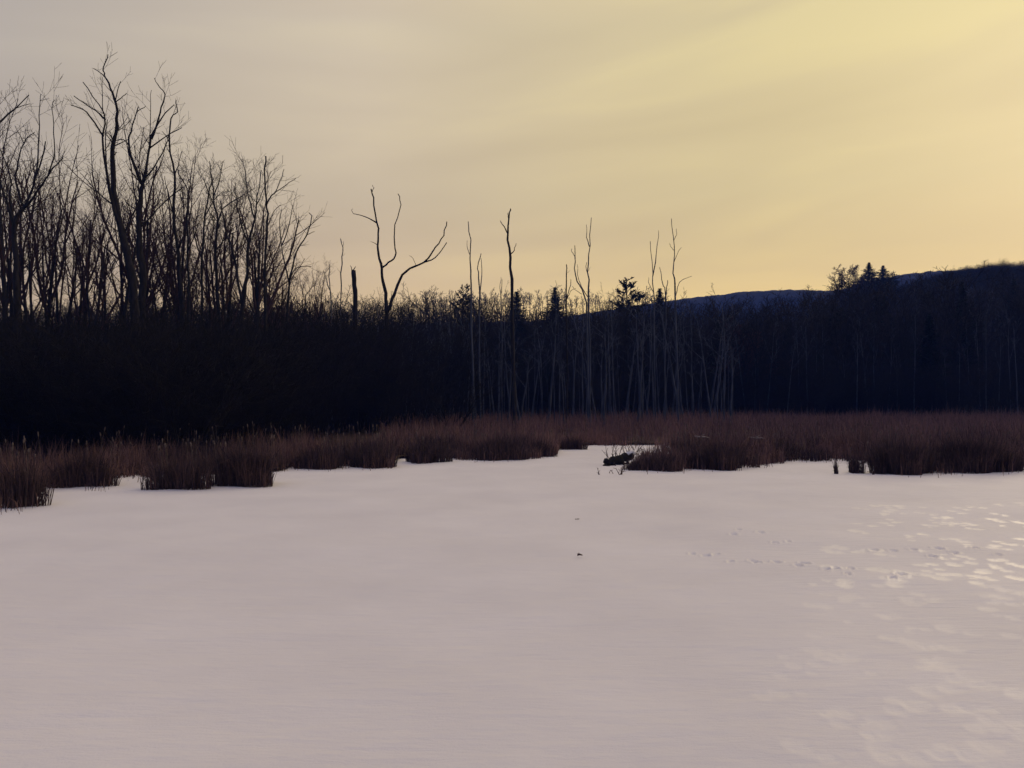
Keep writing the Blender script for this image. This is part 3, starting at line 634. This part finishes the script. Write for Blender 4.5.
hill_tree(741, 318, 104, 'pale bare tree with a fan of spreading limbs below the blue ridge', 2, 1.5)

# ------------------------------------------------------------------ reeds
def blades(X, Y, Z, h, w, rng, lean=0.27, broken=0.3, out=None):
    n = len(X); az = rng.random(n) * 6.283; la = rng.random(n) * 6.283; l = np.abs(rng.normal(0, lean, n)) * h
    bk = rng.random(n) < broken; l = np.where(bk, h * rng.uniform(0.35, 0.75, n), l); hz = np.where(bk, h * rng.uniform(0.45, 0.75, n), h)
    dx, dy = np.cos(la) * l, np.sin(la) * l
    if out is not None: dx, dy = dx + out[:, 0] * h, dy + out[:, 1] * h
    ax, ay = np.cos(az) * w / 2, np.sin(az) * w / 2
    b = np.stack([X, Y, Z], -1); s = np.stack([ax, ay, 0 * ax], -1)
    mid = b + np.stack([dx * 0.25, dy * 0.25, h * 0.6], -1); mid[bk] = b[bk] + np.stack([dx * 0.3, dy * 0.3, h * 0.62], -1)[bk]
    tip = b + np.stack([dx, dy, hz], -1)
    V = np.stack([b - s, b + s, mid + s * 0.85, mid - s * 0.85, tip], 1).reshape(-1, 3)
    i = np.arange(n)[:, None] * 5
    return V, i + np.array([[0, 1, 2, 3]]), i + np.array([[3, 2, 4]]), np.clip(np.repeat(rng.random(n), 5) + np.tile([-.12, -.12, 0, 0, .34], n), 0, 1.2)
def plumes_mb(mb_, pts, r):
    for p, h in pts:
        a = r.random() * 6.28; l = r.uniform(0.02, 0.2) * h
        q = p + Vector((math.cos(a) * l, math.sin(a) * l, h))
        d = (q - p).normalized(); e = q + d * r.uniform(0.10, 0.18)
        mb_.tube([p, q], [0.006, 0.005], 3); mb_.tube([q, q.lerp(e, .3), q.lerp(e, .8), e], [0.008, 0.022, 0.020, 0.005], 5)
def scatter_reeds(n, y0, y1, x0=-150, x1=1170, edge=None):
    Y = np.sqrt(NP.uniform(y0 ** 2, y1 ** 2, n)); px = NP.uniform(x0, x1, n); X = (px - 512) / F * Y
    k = reed_ok(X, Y) & ~((px < 380) & (Y > 48)); 
    if edge: k &= Y < front(px) + edge
    return X[k], Y[k]
Xa, Ya = scatter_reeds(330000, 22, 60, edge=5.0); Xb, Yb = scatter_reeds(150000, 24, 101)
X = np.concatenate([Xa, Xb]); Y = np.concatenate([Ya, Yb]); n = len(X)
patch = vnoise(X * 0.22 + 30, Y * 0.22 + 30, 21); fine = vnoise(X * 0.9 + 10, Y * 0.9, 22)
keep = (fine > 0.34) | (NP.random(n) < 0.22)
X, Y, patch, fine = X[keep], Y[keep], patch[keep], fine[keep]; n = len(X)
px_ = 512 + F * X / Y
h = (0.62 + 0.5 * patch + 0.62 * fine) * NP.uniform(0.60, 1.16, n) * (1 + 0.26 * sstep(50, 85, Y)) * (1 - 0.5 * ((px_ > 618) & (Y < 52)) * (1 - sstep(640, 690, px_))) * np.where(px_ < 620, 0.92, 1.0)
h *= np.where(NP.random(n) < 0.05, 1.35, 1.0) * np.where(NP.random(n) < 0.3, 0.72, 1.0)
h *= 0.55 + 0.45 * sstep(0, 2.6, Y - front(px_) + 1.2 * (vnoise(X * 1.1 + 5, Y * 0.8, 25) - 0.5))
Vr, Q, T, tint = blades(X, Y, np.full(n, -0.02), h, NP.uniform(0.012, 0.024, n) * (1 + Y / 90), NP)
tint = 0.45 * tint + 0.6 * np.repeat(sstep(0.25, 0.75, vnoise(X * 0.5 + 9, Y * 0.25 + 77, 27)) * 0.55 + 0.6 * sstep(34, 58, Y), 5)  # reeds farther back tinted lighter, painting in their sunlit tops
ns = 1300; pxs_ = NP.uniform(-100, 1100, ns); Ys = front(pxs_) - np.abs(NP.normal(0, 0.9, ns)); Xs = (pxs_ - 512) / F * Ys
ks = (vnoise(Xs * 0.9 + 44, Ys * 0.5, 33) > 0.45) & ~((pxs_ > 590) & (pxs_ < 640)); Xs, Ys = Xs[ks], Ys[ks]
V2, Q2, T2, t2 = blades(Xs, Ys, np.full(len(Xs), -0.02), NP.uniform(0.12, 0.6, len(Xs)), NP.uniform(0.012, 0.022, len(Xs)), NP, lean=0.35, broken=0.3)
Vr = np.concatenate([Vr, V2]); Q = np.concatenate([Q, Q2 + len(tint)]); T = np.concatenate([T, T2 + len(tint)]); tint = np.concatenate([tint, t2])   # stray stalks on the snow
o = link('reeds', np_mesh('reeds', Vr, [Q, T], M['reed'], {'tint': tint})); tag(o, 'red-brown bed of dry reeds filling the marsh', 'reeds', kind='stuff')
print('reed blades', n)
mbp = MB(); rp_ = random.Random(31)
idx = NP.choice(n, 700, replace=False)
plumes_mb(mbp, [(Vector((X[i], Y[i], 0)), rp_.uniform(1.1, 1.75)) for i in idx], rp_)
o = mbp.build('seed_heads', M['plume'], o); o['kind'] = 'stuff'

def clump(px, y, wpx, hpx, label, seed, dens=1.0, deep=1.0, name='reed_clump', heads=6, splay=0.22):
    D = gy(y); c = P(px, y, D); c.z = 0; rx = wpx / F * D / 2; ry = max(0.35, min(1.2, rx * 0.7)) * deep; c.y += ry * 0.8
    rg = np.random.default_rng(seed); n = int(520 * rx * ry * 3.14 * dens) + 90
    a = rg.random(n) * 6.283; q = np.sqrt(rg.random(n)) * (0.85 + 0.3 * np.sin(a * 3 + seed)); xx, yy = np.cos(a) * q * rx, np.sin(a) * q * ry
    hm = hpx / F * D; h = hm * (0.42 + 0.66 * np.sqrt(np.maximum(0, 1 - q ** 2 * 0.75))) * rg.uniform(0.5, 1.15, n) * (0.7 + 0.6 * vnoise(xx * 2.2 + 50 + seed, yy * 2.2 + 50, seed))
    V, Q, T, tint = blades(xx, yy, np.full(n, -0.04), h, rg.uniform(0.012, 0.026, n), rg, lean=0.24 if splay > 0.1 else 0.1, out=np.stack([xx / rx, yy / ry], -1) * splay)
    root = empty(name, c, label, 'reed clump')
    link('stems', np_mesh('stems', V, [Q, T], M['reed'], {'tint': tint * 0.45}), root)
    if heads:
        m = MB(); r = random.Random(seed); plumes_mb(m, [(Vector((r.uniform(-.8, .8) * rx, r.uniform(-.6, .6) * ry, 0)), hm * r.uniform(1.0, 1.4)) for _ in range(heads)], r)
        m.build('seed_heads', M['plume'], root)
    return root
for args in [
    (14, 507, 50, 46, 'reed clump nearest the viewer, cut by the left edge of the photo', 1), (74, 488, 66, 34, 'low reed clump behind and right of the one at the left edge', 2),
    (172, 490, 66, 34, 'broad dark reed clump standing forward on the snow, left one of two', 3), (238, 487, 72, 36, 'broad reed clump with a sharp right corner on the snow, right one of two', 4),
    (318, 469, 50, 24, 'reed clump just right of the two broad clumps, behind a snowy notch', 5), (371, 467.5, 46, 26, 'dark rounded reed clump below the two-armed dead tree', 6),
    (425, 463, 48, 22, 'low reed clump right of the dark rounded clump below the two-armed dead tree', 7), (498, 460.5, 54, 22, 'long low reed clump below the stout Y-topped dead trunk', 8), (540, 457, 32, 20, 'reed clump with a blunt right end at the tip of the left shore', 9),
    (575, 450, 26, 14, 'small reed clump at the left of the snowy inlet', 10),
    (660, 471, 62, 15, 'reed clump at the left tip of the right marsh, behind the fallen log', 11), (721, 469.5, 60, 26, 'reed clump bulging forward left of the middle of the right shore', 12),
    (912, 475, 62, 34, 'broad reed clump jutting onto the snow on the right shore', 13), (985, 473, 90, 34, 'reed clump running out of the photo at the right edge', 14),
]: clump(*args)
clump(858, 473, 15, 22, 'narrow upright reed tuft standing alone on the snow, right shore', 15, dens=2, heads=2, splay=0.03, name='reed_tuft')
clump(836, 474, 4, 19, 'tiny pointed tuft on the snow left of the narrow upright one', 16, dens=0, deep=0.3, heads=0, splay=-0.06, name='reed_tuft')
clump(882, 474, 8, 15, 'small ragged tuft between the upright tuft and the broad clump', 17, dens=1, heads=0, splay=0.05, name='reed_tuft')

# ------------------------------------------------------------------ fallen wood and small sticks
D = gy(465); c = P(606, 466, D); c.z = 0
lg = empty('fallen_log', c, 'dark fallen log with upright twigs lying on the snow at the inlet', 'log')
m = MB(); e = P(631, 463, D + 1.2); e = Vector((e.x, D + 1.2, 0.30)) - c
q = [Vector((0, 0, 0.07)), Vector((e.x * .3, .3, 0.16)), Vector((e.x * .65, .8, 0.24)), e]
r = random.Random(41); qs = smooth_pts(q, 5); qs = [v + Vector((0, r.uniform(-.05, .05), r.uniform(-.05, .06))) for v in qs]
m.tube(qs, [r.uniform(0.09, 0.2) + 0.05 * min(i, 4) / 4 for i in range(len(qs))], 9, cap=True)
for k in range(5):
    p = qs[r.randrange(2, len(qs))]; m.tube([p, p + Vector((r.uniform(-.3, .1), r.uniform(-.5, -.1), -p.z * .9)), p + Vector((r.uniform(-.6, 0), -r.uniform(.5, .8), -p.z))], [0.08, 0.06, 0.02], 6, cap=True)
m.build('trunk', M['brush'], lg)
r = random.Random(40)
for k in range(12):
    m = MB(); t = r.uniform(0.02, 0.95); p = q[0].lerp(q[3], t)
    grow(m, r, p, Vector((r.uniform(-.6, .3), r.uniform(-.3, .3), 1)).normalized(), r.uniform(0.4, 1.0), 0.018, 2, SNAGTWIG, 3); m.build('twig', M['twig'], lg)
m = MB(); m.tube([v + Vector((0.02, 0, 0.13 + 0.05 * math.sin(i * 2))) for i, v in enumerate(q[2:] + [q[3] + Vector((.3, .2, .03))])], [0.07, 0.16, 0.05], 7, cap=True)
m.build('snow_cap', M['snow'], lg)
def sticks(px, y, n, hh, label, seed, mt='twig', flat=False):
    D = gy(y); c = P(px, y, D); c.z = 0; r = random.Random(seed); m = MB()
    for k in range(n):
        d = Vector((r.uniform(-1, 1), r.uniform(-.4, .4), 0.03 if flat else r.uniform(0.5, 1.2))).normalized()
        grow(m, r, Vector((r.uniform(-.12, .12), r.uniform(-.1, .1), 0.03 if flat else -0.03)), d, hh * r.uniform(0.6, 1.1), 0.009 if flat else 0.016, 2, dict(SNAGTWIG, trop=(0,) * 5, kids=(0, 0, 2, 0, 0)), 3)
    tag(m.build('stick', M[mt]), label, 'stick').location = c
sticks(600, 474, 2, 0.25, 'single short twig standing in the snow left of the fallen log', 50)
sticks(611, 473, 2, 0.2, 'tiny twig in the snow directly below the fallen log', 51)
sticks(620, 474, 6, 0.5, 'tangle of short twigs in the snow below the right end of the fallen log', 52)
sticks(873, 474, 4, 0.4, 'thin twigs standing in the snow right of the narrow reed tuft', 53)
sticks(634, 454, 5, 0.9, 'bare twigs sticking up from the snowy inlet behind the fallen log', 54)
sticks(586, 556, 2, 0.09, 'small dark twig lying on open snow in the middle, lower of two', 55, flat=True)
sticks(575, 520, 1, 0.1, 'small dark twig lying on open snow in the middle, upper of two', 56, flat=True)
def standin(px, y, D, L, label, seed):  # pale branch shape added in place of a bright snow patch among the reeds
    r = random.Random(seed); c = P(px, y, D); m = MB()
    o = empty('standin_branch', (c.x, c.y, 0), label, 'branch')
    d = Vector((1, 0.15, 0.05)); z = Vector((0, 0, c.z))
    m.tube([z - d * L * .5 + Vector((0, 0, .07)), z - d * L * .1 + Vector((0, 0, .01)), z + d * L * .2, z + d * L * .5 + Vector((0, 0, -.06))], [.02, .04, .035, .012], 6, cap=True)
    m.build('limb', M['pale'], o)
    m = MB(); m.tube([z - d * L * .15, z + d * L * .05 + Vector((0, -.06, .10)), z + d * L * .16 + Vector((0, -.12, .15))], [.03, .022, .01], 5, cap=True); m.build('limb', M['pale'], o)
    for s in (-.25, .3):
        m = MB(); p = z + d * L * s; m.tube([p, Vector((p.x + .06, p.y + .1, -0.03))], [.022, .03], 5); m.build('prop', M['bark'], o)
standin(702, 437, 39.5, 0.75, 'pale bleached branch put in for a bright snow patch, left one of two', 60)
standin(757, 438, 39.5, 0.9, 'pale bleached branch put in for a bright snow patch, right one of two', 61)
